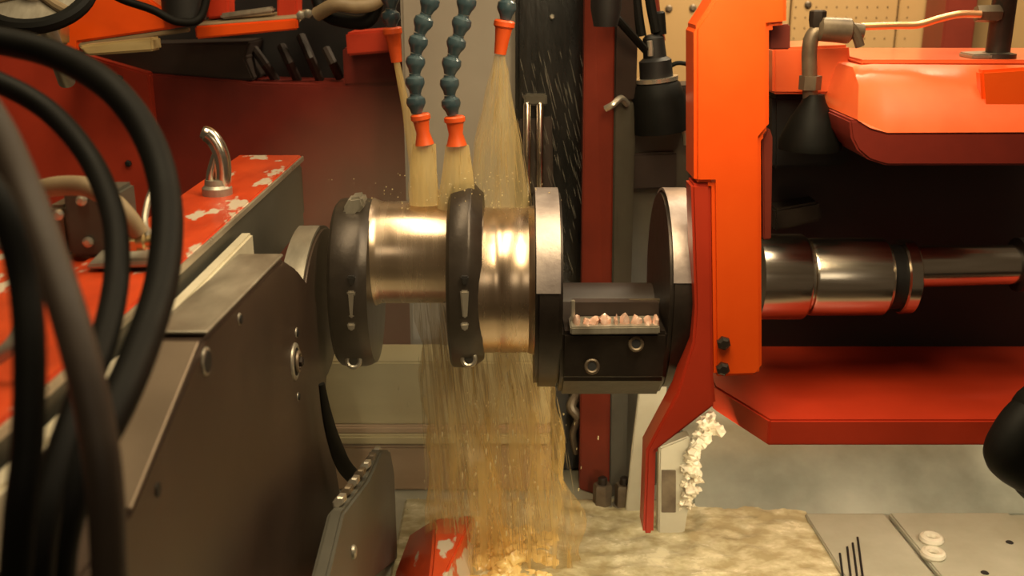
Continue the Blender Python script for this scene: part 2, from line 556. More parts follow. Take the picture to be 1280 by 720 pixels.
# shelf and posts over it
for a, b in ((258, 286), (346, 372)):
    front('post', [(a, -40), (b, -40), (b, 22), (a, 24)], 0.60, 0.05, RED_B, cab)
front('crossbar', [(274, 17), (340, 8), (342, 16), (276, 25)], 0.585, 0.03, GROUND, cab, label='pale steel bar')

sh = thing('painted_shelf', 'orange painted shelf ledge with a pale edge, top centre-left', 'shelf', at(308, 40, 0.55))
a = [at(243, 33, 0.54), at(372, 23, 0.54), at(372, 37, 0.54), at(245, 49, 0.54)]
link('front_lip', loft(bmesh.new(), a, [p + Vector((0, 0.015, 0)) for p in a], 0.003), ORANGE, sh)
b = [p + Vector((0, 0.016, 0.001)) for p in a[:2]]
b = [b[0] + Vector((0, 0, -0.010)), b[1] + Vector((0, 0, -0.010)), b[1], b[0]]
link('shelf_top', loft(bmesh.new(), b, [p + Vector((0, 0.10, 0.012)) for p in b], 0.002), TANHOSE, sh, label='pale tan top')  # tan, paler than the orange lip
for px, py in ((377, 19), (386, 17)):
    link('bolt', lathe([(0, 0.009), (0.012, 0.009), (0.014, 0.005)], at(px, py, 0.555), (0, -1, 0), 6), GROUND, sh)

cov = thing('machine_cover', 'bright orange sloped cover plate at the upper left', 'cover', at(120, 60, 0.52))
link('cover_plate', prism([(70, 64), (72, 30), (112, -14), (170, -14), (236, 33), (98, 53), (98, 66)], 0.50, 0.05, 0.004), ORANGE, cov)
link('lower_edge', prism([(98, 54), (236, 34), (236, 40), (98, 60)], 0.495, 0.012, 0.002), TANHOSE, cov, label='pale worn lower edge')
tag(link('wooden_block', prism([(108, 70), (97, 57), (190, 47), (192, 64)], 0.44, 0.05, 0.004), WOOD),
    'pale wooden block under the bright orange cover plate', 'block')
tag(link('metal_bracket', prism([(14, 40), (74, 32), (74, 58), (40, 52)], 0.40, 0.05, 0.004), BRASS),
    'pale brassy bracket below the handwheel', 'bracket')

hw = thing('handwheel', 'black rimmed handwheel with chrome hub, top left corner', 'handwheel', at(42, -6, 0.1))
hc = at(42, -14, 0.1)
axw = Vector((0.1, -0.62, 0.75)).normalized()
link('rim', ring(hc, axw, 0.083, 0.012, 40, 10), RUBBER, hw)
link('hub', lathe([(-0.02, 0.022), (0.012, 0.022), (0.02, 0.014), (0.022, 0.004)], hc, axw, 24), POLISH, hw)
u = axw.orthogonal().normalized()
v = axw.cross(u)
for k in range(3):
    d = u * math.cos(0.6 + k * 2.094) + v * math.sin(0.6 + k * 2.094)
    link('spoke', tube([hc + d * 0.015, hc + d * 0.05 - axw * 0.004, hc + d * 0.082], 0.008, 10), TANHOSE, hw)
link('dish', lathe([(-0.012, 0.072), (-0.008, 0.074), (-0.006, 0.02)], hc, axw, 32), GROUND, hw, label='grey dished plate')
link('shaft', tube([hc - axw * 0.2, hc - axw * 0.1, hc - axw * 0.01], 0.014, 14), GROUND, hw)

# cables and dark bundle, top left
tag(link('black_cable', tube(spline([at(118, -22, 0.42), at(150, -2, 0.42), at(190, 12, 0.42), at(222, 27, 0.43), at(250, 22, 0.46), at(262, -20, 0.48)]), 0.0075, 12), RUBBER),
    'black cable arching over the orange cover plate', 'cable')
tag(link('motor_housing', lathe([(0, 0.012), (0.01, 0.04), (0.10, 0.046), (0.2, 0.046)], at(231, 31, 0.50), (0.02, 0.12, 1), 20), BLACK),
    'black rounded motor housing hanging between orange cover and shelf', 'motor')
tag(link('tan_flexible_hose', tube(spline([at(396, 18, 0.46), at(420, 6, 0.44), at(446, 8, 0.44), at(470, 2, 0.45), at(486, -25, 0.47)]), 0.013, 12), TANHOSE),
    'tan hose curling at the top edge above the red beam', 'hose')
tag(link('black_flexible_hose', tube(spline([at(392, -20, 0.5), at(404, 14, 0.48), at(430, 26, 0.47), at(462, 24, 0.47), at(478, -20, 0.5)]), 0.013, 12), RUBBER),
    'black hose looping under the tan hose at the top', 'hose')

# ================================================================== CENTRE BACKGROUND
tag(link('machine_upright', box(at(503, 100, 0.46).x, at(652, 100, 0.46).x, 0.46, 0.60, BZ, 1.85, 0.006), UPR),
    'plain grey-brown upright behind the blue jointed hoses', 'upright')
colm = thing('machine_column', 'dark wet black machine column right of the coolant jets', 'column', (0.08, 0.5, BZ))
link('column_body', box(at(644, 100, 0.44).x, at(880, 300, 0.60).x, 0.60, 0.61, BZ, at(700, 158, 0.6).z, 0.002), BROWN, colm)
link('column_cover', box(at(644, 100, 0.42).x, at(742, 100, 0.42).x, 0.42, 0.58, BZ, 1.95, 0.008), WETBLACK, colm)
for px, w_ in ((659, 5), (675, 5)):
    c0, c1 = at(px, 128, 0.40), at(px, 246, 0.40)
    link('guide_rod', lathe([(0, 0.005), (0.004, 0.0075), ((c0 - c1).length - 0.004, 0.0075), ((c0 - c1).length, 0.005)], c1, (c0 - c1), 16), POLISH, colm)
c = at(664, 160, 0.41)
link('rod_bracket', prism([(648, 150), (690, 146), (692, 240), (650, 244)], 0.408, 0.02, 0.003), BROWN, colm)
link('hose_clip', prism([(655, 118), (684, 118), (684, 132), (655, 132)], 0.40, 0.02, 0.003), GREENGREY, colm)
bolt_c = at(690, 21, 0.42)
link('bolt', lathe([(0, 0.005), (0.006, 0.005), (0.008, 0.003)], bolt_c, (0, -1, 0), 6), GROUND, colm)

post = thing('red_post', 'oily red square post with a grey right face behind the crankshaft', 'post', (at(765, 400, 0.33).x, 0.33, BZ))
x0, x1, x2 = at(733, 200, 0.34).x, at(766, 200, 0.30).x, at(792, 200, 0.34).x
link('red_face', loft(bmesh.new(), [Vector((x0, 0.34, BZ)), Vector((x1 + 0.012, 0.30, BZ)), Vector((x1 + 0.012, 0.36, BZ)), Vector((x0, 0.38, BZ))],
     [Vector((x0 - 0.012, 0.34, 1.9)), Vector((x1 - 0.01, 0.30, 1.9)), Vector((x1 - 0.01, 0.36, 1.9)), Vector((x0 - 0.012, 0.38, 1.9))], 0.003), RED, post)
link('grey_face', loft(bmesh.new(), [Vector((x1 + 0.0125, 0.302, BZ)), Vector((x2 + 0.006, 0.33, BZ)), Vector((x2 + 0.006, 0.37, BZ)), Vector((x1 + 0.0125, 0.36, BZ))],
     [Vector((x1 + 0.000, 0.302, at(775, 130, 0.3).z)), Vector((x2, 0.33, at(775, 130, 0.3).z)), Vector((x2, 0.37, at(775, 130, 0.3).z)), Vector((x1 + 0.000, 0.36, at(775, 130, 0.3).z))], 0.003), GREENGREY, post, label='grey-green lower right face')
link('brown_face', loft(bmesh.new(), [Vector((x1 + 0.0, 0.304, at(775, 128, 0.3).z)), Vector((x2, 0.33, at(775, 128, 0.3).z)), Vector((x2, 0.37, at(775, 128, 0.3).z)), Vector((x1 + 0.0, 0.36, at(775, 128, 0.3).z))],
     [Vector((x1 - 0.009, 0.304, 1.9)), Vector((x2 - 0.006, 0.33, 1.9)), Vector((x2 - 0.006, 0.37, 1.9)), Vector((x1 - 0.009, 0.36, 1.9))], 0.003), BROWN, post)
link('clamp', tube(spline([at(757, 136, 0.29), at(766, 131, 0.285), at(776, 123, 0.295), at(784, 130, 0.31)]), 0.006, 10), BRIGHT, post, label='shiny bent clamp')

tag(link('bent_bracket', tube(spline([at(722, 492, 0.38), at(714, 508, 0.36), at(722, 522, 0.36), at(716, 542, 0.37), at(720, 566, 0.38)]), [0.010] * 20 + [0.007] * 21, 10), FITTING),
    'small pale bent bracket on the dark column behind the falling coolant', 'bracket')
# low dark nuts at the foot of the red post
for n, (px, py) in enumerate(((753, 634), (780, 635))):
    b = thing('anchor_nut', ('dark anchor nut at the foot of the red post, the left one', 'dark anchor nut beside the pale strip, the right one')[n], 'nut',
              (at(px, py, 0.27).x, 0.27, BZ), 'anchor nuts by the red post')
    c = Vector((at(px, py, 0.26).x, 0.27, BZ))
    link('nut', lathe([(0.006, 0.0185), (0.046, 0.0185), (0.05, 0.016)], c, (0, 0, 1), 6), FITTING, b)
    link('washer', lathe([(0, 0.021), (0.006, 0.021)], c, (0, 0, 1), 20), GROUND, b)
    link('stud', lathe([(0.05, 0.009), (0.062, 0.009), (0.064, 0.007)], c, (0, 0, 1), 14), FORGED, b)

pale = [at(x, y, 0.24) for x, y in ((801, 470), (834, 470), (831, 545), (812, 560), (808, 645), (812, 672), (776, 672), (782, 640), (790, 560))]
tag(link('guard_strip', loft(bmesh.new(), pale, [p + Vector((0, 0.012, 0)) for p in pale], 0.002), PALE),
    'pale cream guard strip between the red post and the tailed column', 'guard strip')

# black lubricator cylinder and its tubes
lub = thing('lubricator', 'black bottle-shaped lubricator with a silver collar below two tubes', 'lubricator', at(826, 165, 0.34))
base = at(826, 166, 0.34)
top = at(813, 0, 0.34)
L = (top - base).length
axl = (top - base)
S = L / 166.0
link('bottle', lathe([(0, 0.030), (2 * S, 0.049), (46 * S, 0.048), (62 * S, 0.041), (66 * S, 0.035)], base, axl, 28), RUBBER, lub)
link('collar', lathe([(66 * S, 0.0385), (71 * S, 0.0385)], base, axl, 28), BRIGHT, lub, label='silver collar')
link('neck', lathe([(71 * S, 0.030), (92 * S, 0.029), (96 * S, 0.021), (120 * S, 0.019), (124 * S, 0.014)], base, axl, 24), BLACK, lub)
link('cap', lathe([(124 * S, 0.012), (150 * S, 0.012), (152 * S, 0.009)], base + Vector((0.012, 0, 0)), axl, 16), RUBBER, lub)
link('sight_glass', tube([at(813, 70, 0.30), at(813, 61, 0.30), at(812, 51, 0.30)], 0.005, 10), BRIGHT, lub)
for q in ([(802, 45), (798, 20), (792, -30)], [(820, 40), (814, 10), (808, -30)]):
    link('feed_tube', tube(spline([at(*p, 0.33) for p in q], 6), 0.009, 10), RUBBER, lub)
tag(link('red_rod', tube([at(824, 52, 0.42), at(818, 20, 0.42), at(812, -30, 0.42)], 0.012, 12), RED),
    'slanting red rod beside the lubricator tubes', 'rod')
tag(link('black_wire', tube(spline([at(836, 84, 0.36), at(846, 79, 0.36), at(858, 80, 0.36), at(874, 86, 0.36)]), 0.004, 8), RUBBER),
    'thin black wire against the tan wall', 'wire')
tag(link('dark_hose', tube(spline([at(764, -30, 0.26), at(762, 10, 0.25), at(774, 26, 0.25), at(790, 44, 0.27), at(806, 62, 0.30)]), 0.007, 10), RUBBER),
    'thin dark hose running from the red post to the lubricator', 'hose')
tag(link('cable_gland', lathe([(0, 0.02), (0.03, 0.026), (0.12, 0.026)], at(757, 33, 0.24), (0, 0, 1), 16), BLACK),
    'black gland hanging at the top of the red post', 'gland')

gb = thing('gear_box', 'oily green-grey gear box under the black lubricator', 'gear box', at(824, 245, 0.36))
link('casing', box(at(786, 200, 0.36).x, at(862, 200, 0.36).x, 0.36, 0.58, BZ, at(820, 160, 0.36).z, 0.006), GREENGREY, gb)
link('front_cover', prism([(790, 192), (846, 190), (846, 236), (790, 238)], 0.345, 0.014, 0.004), BROWN, gb)
link('pipe_fitting', tube(spline([at(838, 164, 0.33), at(848, 158, 0.325), at(856, 162, 0.33), at(858, 180, 0.335)]), 0.007, 10), BRIGHT, gb)
link('side_block', prism([(834, 108), (874, 106), (874, 152), (840, 158)], 0.37, 0.08, 0.004), INTERIOR, gb)

# ================================================================== CRANKSHAFT
AX = Vector((0, 0, at(640, 350, 0).z))
AZ = AX.z


def cx(px):
    return at(px, 350, 0).x


cr = thing('crankshaft', 'large wet steel crankshaft held across the machine under the coolant jets', 'crankshaft', (0, 0, AZ))
# crankpin (left) raised a little over the axis
PZ = AZ + 0.045
link('crankpin', lathe([(cx(470), 0.084), (cx(473), 0.082), (cx(480), 0.0785), (cx(560), 0.0785), (cx(572), 0.082)], (0, 0, PZ), (1, 0, 0), 64), JOURNAL, cr)
link('main_journal', lathe([(cx(592), 0.113), (cx(594), 0.1145), (cx(598), 0.1145), (cx(599), 0.113), (cx(618), 0.113), (cx(619), 0.1126), (cx(628), 0.1126), (cx(629), 0.113), (cx(650), 0.113), (cx(651), 0.1126), (cx(660), 0.1126), (cx(661), 0.114), (cx(672), 0.118)],
     (0, 0, AZ), (1, 0, 0), 72), JOURNAL, cr)


def web_outline(top, bottom, width, zc, n=40, flat=0.0):
    pts = []
    for k in range(n):
        a = 2 * math.pi * k / n
        y = math.cos(a) * width
        z = math.sin(a)
        z = z * (top if z > 0 else bottom)
        pts.append((y, zc + z))
    return pts


def web(x0, x1, x0b, x1b, top, bottom, width, name='web', mat=FORGED):
    o = web_outline(top, bottom, width, AZ)
    a = [Vector((cx(x0) if z > AZ - 0.05 else cx(x0b), y, z)) for y, z in o]
    b = [Vector((cx(x1) if z > AZ - 0.05 else cx(x1b), y, z)) for y, z in o]
    return link(name, loft(bmesh.new(), a, b, 0.010, 3), mat, cr)


def web3(secs, name='web', mat=FORGED, zt=0.142, zb=0.135, wd=0.125):
    bm = bmesh.new()
    rows = []
    for px, sc_, dz in secs:
        rows.append([bm.verts.new((cx(px), y * sc_, AZ + dz + (z - AZ) * sc_)) for y, z in web_outline(zt, zb, wd, AZ, 48)])
    for r0, r1 in zip(rows, rows[1:]):
        for k in range(48):
            bm.faces.new((r0[k], r0[(k + 1) % 48], r1[(k + 1) % 48], r1[k]))
    bm.faces.new(rows[0][::-1])
    bm.faces.new(rows[-1])
    return link(name, bm, mat, cr, ang=0.5)


w1 = web3([(562, 0.80, 0.0), (564, 0.93, -0.003), (567, 0.975, -0.001), (572, 0.985, 0), (588, 1.0, 0.002), (592, 0.99, 0.002), (600, 0.93, 0), (605, 0.89, 0), (606, 0.80, 0)], zt=0.154, zb=0.140, wd=0.122)
w0 = web3([(424, 0.7, 0), (425, 0.94, 0.0), (429, 0.985, 0), (435, 1.0, 0), (458, 1.0, 0), (464, 0.985, 0), (471, 0.95, 0), (472, 0.8, 0)], zt=0.128, zb=0.135)


def surf(px, py, y):
    return at(px, py, y)


# machined faces and oil holes on the web edges towards the camera
for px0, px1, y0 in ((566, 604, 0), (424, 462, 1)):
    zz = [(p, q) for p, q in ((346, 357), (364, 398), (405, 414))]
    for (ya, yb) in zz:
        c = at((px0 + px1) / 2 + (-8 if y0 == 0 else -4), (ya + yb) / 2, -0.118)
        link('machined_spot', prism([((px0 + px1) / 2 - 10, ya), ((px0 + px1) / 2 + 1, ya), ((px0 + px1) / 2 - 1, yb), ((px0 + px1) / 2 - 7, yb)], -0.126, 0.02, 0.002), BRIGHT if ya > 360 else BLACK, cr)
for px, py, yy in ((586, 449, -0.085), (442, 451, -0.085)):
    c = at(px, py, yy)
    rm = link('oil_hole_rim', ring(c, (0, -1, 0.35), 0.0095, 0.0035, 20, 8), BRIGHT, cr)
    link('oil_hole', lathe([(0, 0.0085), (0.002, 0.008)], c, (0, -1, 0.35), 16), BLACK, rm)
# lug on the top of the left web
link('web_lug', prism([(428, 262), (436, 248), (452, 246), (456, 258), (444, 272), (430, 275)], -0.05, 0.04, 0.004), GROUND, cr, label='small bright lug')

# two big discs on the right with the counterweight hanging between them


def disc(xa, xb, name):
    R0 = 0.142
    o = []
    for k in range(44):
        a = 2 * math.pi * k / 44
        o.append((math.cos(a) * 0.135, AZ + math.sin(a) * (R0 if math.sin(a) > 0 else 0.170)))
    a = [Vector((cx(xa), y, z)) for y, z in o]
    b = [Vector((cx(xb), y, z)) for y, z in o]
    return link(name, loft(bmesh.new(), a, b, 0.006, 2), FORGED, cr)


def band(xa, xb, a0, a1, name):
    """bright band, a painted reflection, lying on the rim of a disc, from angle a0 to a1 (0 = towards the camera, 90 = top)"""
    bm = bmesh.new()
    rows = []
    N = 24
    for k in range(N + 1):
        a = math.radians(a0 + (a1 - a0) * k / N)
        y, z = -math.cos(a), math.sin(a)
        rz = 0.142 if z > 0 else 0.170
        row = []
        for X, s in ((xa, 0.985), (xa, 1.012), (xb, 1.012), (xb, 0.985)):
            row.append(bm.verts.new((cx(X), y * 0.135 * s, AZ + z * rz * s)))
        rows.append(row)
    for r0, r1 in zip(rows, rows[1:]):
        for j in range(4):
            bm.faces.new((r0[j], r0[(j + 1) % 4], r1[(j + 1) % 4], r1[j]))
    bm.faces.new(rows[0])
    bm.faces.new(rows[-1][::-1])
    return link(name, bm, WEBEDGE, cr)


disc(667, 699, 'disc_web')
band(668, 696, 8, 120, 'rim_reflection')
disc(822, 860, 'disc_web')
band(825, 853, 14, 120, 'rim_reflection')
link('flange', lathe([(cx(858), 0.10), (cx(861), 0.105), (cx(872), 0.105), (cx(874), 0.09), (cx(905), 0.09)], (0, 0, AZ), (1, 0, 0), 48), JOURNAL, cr)
# far pin between the discs
link('crankpin', lathe([(cx(697), 0.06), (cx(824), 0.06)], (0, 0.06, AZ - 0.085), (1, 0, 0), 40), BROWN, cr, label='dark pin between the two discs')
cwz = [(-0.128, AZ - 0.105), (-0.138, AZ - 0.072), (0.10, AZ - 0.055), (0.12, AZ - 0.12), (0.03, AZ - 0.158), (-0.07, AZ - 0.150)]
led = at(770, 416, -0.128).z
cw = [(-0.126, led), (0.10, led), (0.115, AZ - 0.12), (0.03, AZ - 0.172), (-0.06, AZ - 0.168), (-0.115, AZ - 0.12)]
cwo = link('counterweight', yz(cw, cx(697), cx(824), 0.006), FORGED, cr)
# the lower block that closes both discs
link('lower_block', loft(bmesh.new(), [at(x, y, -0.10) for x, y in ((672, 400), (862, 400), (864, 440), (846, 497), (700, 497), (688, 470))],
     [at(x, y, -0.10) + Vector((0, 0.2, 0)) for x, y in ((672, 400), (862, 400), (864, 440), (846, 497), (700, 497), (688, 470))], 0.01, 3), FORGED, cr) if False else None
lip = link('ledge', prism([(713, 409), (825, 408), (825, 418), (713, 419)], -0.136, 0.05, 0.002), GROUND, cr, label='bright wet ledge')
link('ledge_post', prism([(714, 376), (719, 376), (719, 409), (714, 409)], -0.110, 0.006, 0.001), GROUND, cr)
link('ledge_back_rail', prism([(786, 375), (825, 374), (825, 379), (786, 380)], -0.075, 0.006, 0.001), FITTING, cr)
link('pocket_wall', prism([(716, 378), (824, 378), (824, 410), (716, 410)], -0.085, 0.02, 0.001), BROWN, cr)
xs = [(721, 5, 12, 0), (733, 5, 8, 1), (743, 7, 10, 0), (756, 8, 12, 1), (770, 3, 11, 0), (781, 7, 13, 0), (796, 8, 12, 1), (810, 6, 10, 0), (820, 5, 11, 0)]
for px, hw_, hh, k in xs:  # beads shaped and coloured to stand for a bright reflection
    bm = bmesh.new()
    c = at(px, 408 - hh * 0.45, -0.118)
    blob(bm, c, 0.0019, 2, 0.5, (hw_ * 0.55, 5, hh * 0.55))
    link('painted_glint', bm, GLINT, cr)
for px, py, yy in ((740, 458, -0.1235), (795, 430, -0.127)):
    c = at(px, py, yy)
    o = link('bolt', ring(c, (0, -1, 0.4), 0.009, 0.003, 18, 8), FITTING, cr)
    link('bolt_socket', lathe([(0, 0.009), (0.003, 0.0085)], c + Vector((0, 0.002, 0)), (0, -1, 0.4), 6), BLACK, o)

# ================================================================== RIGHT: column and spindle housing
gc = thing('support_column', 'bright orange upright column plate with a bent red tail, right of the crankshaft', 'column plate', at(880, 660, -0.16))
YC = -0.16
link('main_plate', prism([(868, 36), (885, 10), (900, -16), (984, -16), (984, 31), (962, 33), (962, 160), (952, 172), (953, 462), (946, 470), (893, 472), (890, 229), (868, 229)], YC, 0.075, 0.005), ORANGE, gc)
link('front_strip', prism([(864, 230), (889, 230), (892, 470), (895, 506), (820, 564), (817, 668), (804, 668), (808, 563), (846, 492), (866, 428), (869, 385)], YC + 0.004, 0.05, 0.004), RED_B, gc, label='narrow redder lower strip bent into a tail')
link('side_strip', prism([(953, 172), (962, 160), (966, 172), (964, 300), (954, 300)], YC + 0.02, 0.05, 0.002), RED, gc)
link('notch_plate', prism([(962, 32), (988, 30), (988, 62), (962, 62)], YC + 0.05, 0.02, 0.002), RED, gc)
for px, py in ((904, 428), (903, 460)):
    c = at(px, py, YC - 0.001)
    link('bolt', lathe([(0, 0.010), (0.006, 0.010), (0.009, 0.006)], c, (0, -1, 0), 6), FORGED, gc)

# spindle housing
hs = thing('spindle_housing', 'orange-red spindle housing with rounded hood and angled lower shelf at the right', 'housing', (0.42, 0.2, BZ))
HY = -0.14
# hood rim with the rounded lower left corner
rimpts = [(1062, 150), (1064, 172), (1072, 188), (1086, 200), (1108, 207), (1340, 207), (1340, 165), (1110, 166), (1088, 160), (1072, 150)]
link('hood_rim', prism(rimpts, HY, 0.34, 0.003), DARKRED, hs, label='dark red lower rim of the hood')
f0 = [(1072, 150), (1088, 160), (1110, 166), (1340, 165)]
b0 = [(1066, 84), (1070, 82), (1090, 80), (1340, 82)]
bm = bmesh.new()
lo_ = [at(x, y, HY) for x, y in f0]
hi_ = [at(x, y, HY + 0.09) for x, y in b0]
mid = [a.lerp(b, 0.5) + Vector((0, -0.012, 0.012)) for a, b in zip(lo_, hi_)]
zb = [Vector((p.x, 0.20, p.z)) for p in (lo_[0], lo_[-1])]
zt = [Vector((p.x, 0.20, p.z)) for p in (hi_[0], hi_[-1])]
rows = [[bm.verts.new(p) for p in r] for r in (lo_, mid, hi_)]
for r0, r1 in zip(rows, rows[1:]):
    for i in range(3):
        bm.faces.new((r0[i], r0[i + 1], r1[i + 1], r1[i]))
bk = [bm.verts.new(p) for p in (zb[0], zb[1], zt[1], zt[0])]
bm.faces.new(bk[::-1])
bm.faces.new((rows[2][0], rows[2][1], rows[2][2], rows[2][3], bk[2], bk[3]))
bm.faces.new((rows[0][3], rows[0][2], rows[0][1], rows[0][0], bk[0], bk[1]))
bm.faces.new((rows[0][0], rows[1][0], rows[2][0], bk[3], bk[0]))
bm.faces.new((rows[2][3], rows[1][3], rows[0][3], bk[1], bk[2]))
bmesh.ops.recalc_face_normals(bm, faces=bm.faces)
link('hood', bm, HOODP, hs, ang=0.75)
tz = hi_[0].z
link('hood_lid', loft(bmesh.new(), [Vector((at(1066, 80, 0.0).x, -0.035, tz + 0.001)), Vector((0.85, -0.035, tz + 0.001)), Vector((0.85, 0.20, tz + 0.001)), Vector((at(1066, 80, 0.0).x, 0.20, tz + 0.001))],
     [Vector((at(1066, 80, 0.0).x, -0.035, tz + 0.009)), Vector((0.85, -0.035, tz + 0.009)), Vector((0.85, 0.20, tz + 0.009)), Vector((at(1066, 80, 0.0).x, 0.20, tz + 0.009))], 0.003), HOODP, hs)
link('hood_side_panel', prism([(1226, 88), (1290, 84), (1290, 150), (1230, 150)], -0.118, 0.02, 0.004), ORANGE, hs)
link('hood_lug', prism([(966, 60), (1062, 56), (1066, 118), (966, 118)], 0.02, 0.12, 0.004), HOODP, hs, label='pinkish orange lug joining hood and column')
# inside of the housing, hood shade painted into the black
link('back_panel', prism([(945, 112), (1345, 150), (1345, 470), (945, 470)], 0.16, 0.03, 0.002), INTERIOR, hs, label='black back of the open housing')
link('rear_body', box(at(962, 200, 0.20).x, 0.95, 0.205, 0.55, 0.945, at(1000, 80, 0.2).z, 0.006), INTERIOR, hs)
link('inner_bracket', prism([(968, 262), (1024, 252), (1028, 276), (968, 290)], 0.10, 0.05, 0.004), FORGED, hs)
link('inner_bracket', prism([(966, 120), (1062, 120), (1062, 206), (966, 212)], 0.06, 0.09, 0.006), BLACK, hs)
# lower shelf
zs = at(1100, 525, -0.15).z
sx0 = at(893, 494, 0.03)
pts = [Vector((at(894, 492, -0.03).x, -0.02, 0)), Vector((at(962, 525, -0.15).x, -0.15, 0)), Vector((1.0, -0.15, 0)), Vector((1.0, 0.33, 0)), Vector((at(894, 492, -0.03).x, 0.33, 0))]
zth = zs - at(1100, 557, -0.15).z
link('lower_shelf', loft(bmesh.new(), [Vector((p.x, p.y, zs)) for p in pts], [Vector((p.x, p.y, zs - zth)) for p in pts], 0.003), RED_B, hs)
link('shelf_leg', box(0.46, 0.60, 0.10, 0.155, BZ + 0.001, zs - zth - 0.001, 0.004), INTERIOR, hs) if False else None
# spindle
SZ = at(1050, 346, 0).z


def sx(px):
    return at(px, 346, 0).x


spn = link('spindle', lathe([(sx(945), 0.0665), (sx(1000), 0.0665), (sx(1003), 0.064), (sx(1004), 0.055), (sx(1008), 0.055), (sx(1009), 0.059), (sx(1012), 0.0605), (sx(1100), 0.0605), (sx(1104), 0.057)], (0, 0, SZ), (1, 0, 0), 56), POLISH, hs)
link('spindle_groove', lathe([(sx(1104), 0.050), (sx(1121), 0.050)], (0, 0, SZ), (1, 0, 0), 40), BLACK, spn)
link('spindle_flange', lathe([(sx(1121), 0.055), (sx(1123), 0.058), (sx(1136), 0.058), (sx(1138), 0.055)], (0, 0, SZ), (1, 0, 0), 48), POLISH, spn)
link('spindle_rod', lathe([(sx(1138), 0.033), (sx(1300), 0.030)], (0, 0, SZ + 0.004), (1, 0, 0.02), 40), POLISH, spn)
link('spindle_seal', lathe([(sx(1268), 0.042), (sx(1330), 0.042)], (0, 0, SZ + 0.004), (1, 0, 0.02), 32), INTERIOR, spn)

# pipework on top
pf = thing('pipe_elbow', 'grey-brown pipe elbow with a downpipe in front of the hood', 'pipe fitting', at(1012, 180, -0.02))
yp = -0.02
link('downpipe', tube(spline([at(1013, 128, yp), at(1012, 96, yp), at(1012, 60, yp), at(1018, 42, yp), at(1034, 35, yp)]), [0.011] * 41, 14), FITTING, pf)
link('tee', lathe([(0, 0.010), (0.004, 0.017), (0.045, 0.018), (0.05, 0.012), (0.065, 0.011)], at(1022, 36, yp - 0.004), (1, 0, -0.06), 18), FITTING, pf)
link('plug', lathe([(0, 0.010), (0.010, 0.012), (0.022, 0.012), (0.024, 0.009)], at(1021, 34, yp), (0, 0, 1), 6), FORGED, pf)
link('lever', tube(spline([at(1050, 30, yp - 0.01), at(1064, 34, yp - 0.012), at(1071, 46, yp - 0.012), at(1075, 58, yp - 0.012)]), 0.007, 10), FITTING, pf)
link('nut', lathe([(0, 0.016), (0.02, 0.016)], at(1012, 112, yp), (0, 0, 1), 6), FITTING, pf)
link('bell', lathe([(0, 0.046), (0.012, 0.046), (0.045, 0.032), (0.068, 0.018), (0.08, 0.014)], at(1012, 186, yp), (0, 0, 1), 24), RUBBER, pf, label='dark bell-shaped base')
tag(link('copper_pipe', tube(spline([at(1062, 34, yp), at(1090, 33, yp), at(1120, 32, yp), at(1148, 31, yp), at(1176, 23, yp), at(1200, 18, yp), at(1226, 18, yp)]), 0.0052, 12), COPPER),
    'thin copper pipe running between the two fittings above the hood', 'pipe')
pv = thing('pipe_valve', 'dark upright pipe valve on the hood at the upper right', 'valve', at(1246, 70, 0.0))
link('valve_body', lathe([(0, 0.026), (0.006, 0.026), (0.008, 0.017), (0.085, 0.017), (0.09, 0.02), (0.14, 0.02)], at(1246, 72, 0.0), (0, 0, 1), 20), FORGED, pv)
link('inlet_nut', lathe([(0, 0.012), (0.03, 0.013), (0.035, 0.010)], at(1220, 17, -0.01), (1, 0, 0), 6), FITTING, pv)
link('base_plate', prism([(1216, 68), (1266, 66), (1266, 73), (1216, 75)], -0.02, 0.05, 0.002), GROUND, pv)
tag(link('steel_column', box(at(1179, 40, 1.45).x, at(1218, 40, 1.45).x, 1.45, 1.60, 0.0, 3.1, 0.004), RED),
    'dark red steel column against the tan wall at the right', 'column')
tag(link('black_hose_end', tube(spline([at(1560, 480, -0.20), at(1330, 500, -0.25), at(1290, 520, -0.26), at(1268, 548, -0.27), at(1262, 570, -0.27), at(1290, 590, -0.26), at(1330, 610, -0.25), at(1560, 640, -0.20)]), 0.032, 18), RUBBER),
    'fat black rubber hose bend at the right edge below the shelf', 'hose')

# small pale bracket beside the red tail with foam clinging to it
br = thing('slotted_bracket', 'pale slotted bracket standing beside the red tail', 'bracket', (at(846, 640, 0.16).x, 0.17, BZ))
a = [at(x, y, 0.16) for x, y in ((824, 560), (862, 545), (860, 640), (852, 690), (822, 690))]
link('plate', loft(bmesh.new(), a, [p + Vector((0, 0.03, 0)) for p in a], 0.003), PALE, br)
link('slot', prism([(827, 588), (845, 588), (845, 641), (827, 641)], 0.158, 0.006, 0.001), FITTING, br, label='dark slot')
foam = bmesh.new()
for _ in range(110):
    t = random.random() ** 1.2
    px = 868 + 22 * math.exp(-((t - 0.05) / 0.16) ** 2) - 8 * t + random.gauss(0, 4.5) - 22 * max(0, (0.16 - t)) * 3 * random.random()
    py = 528 + 110 * t + random.gauss(0, 4)
    blob(foam, at(px, py, 0.155 + random.uniform(-0.006, 0.01)), random.uniform(0.003, 0.0105) * (1.3 - 0.5 * t), 2, 0.9, (1, 1, 0.8))
tag(link('foam', foam, FOAM), 'white coolant foam clinging beside the pale slotted bracket', 'foam', kind='stuff')

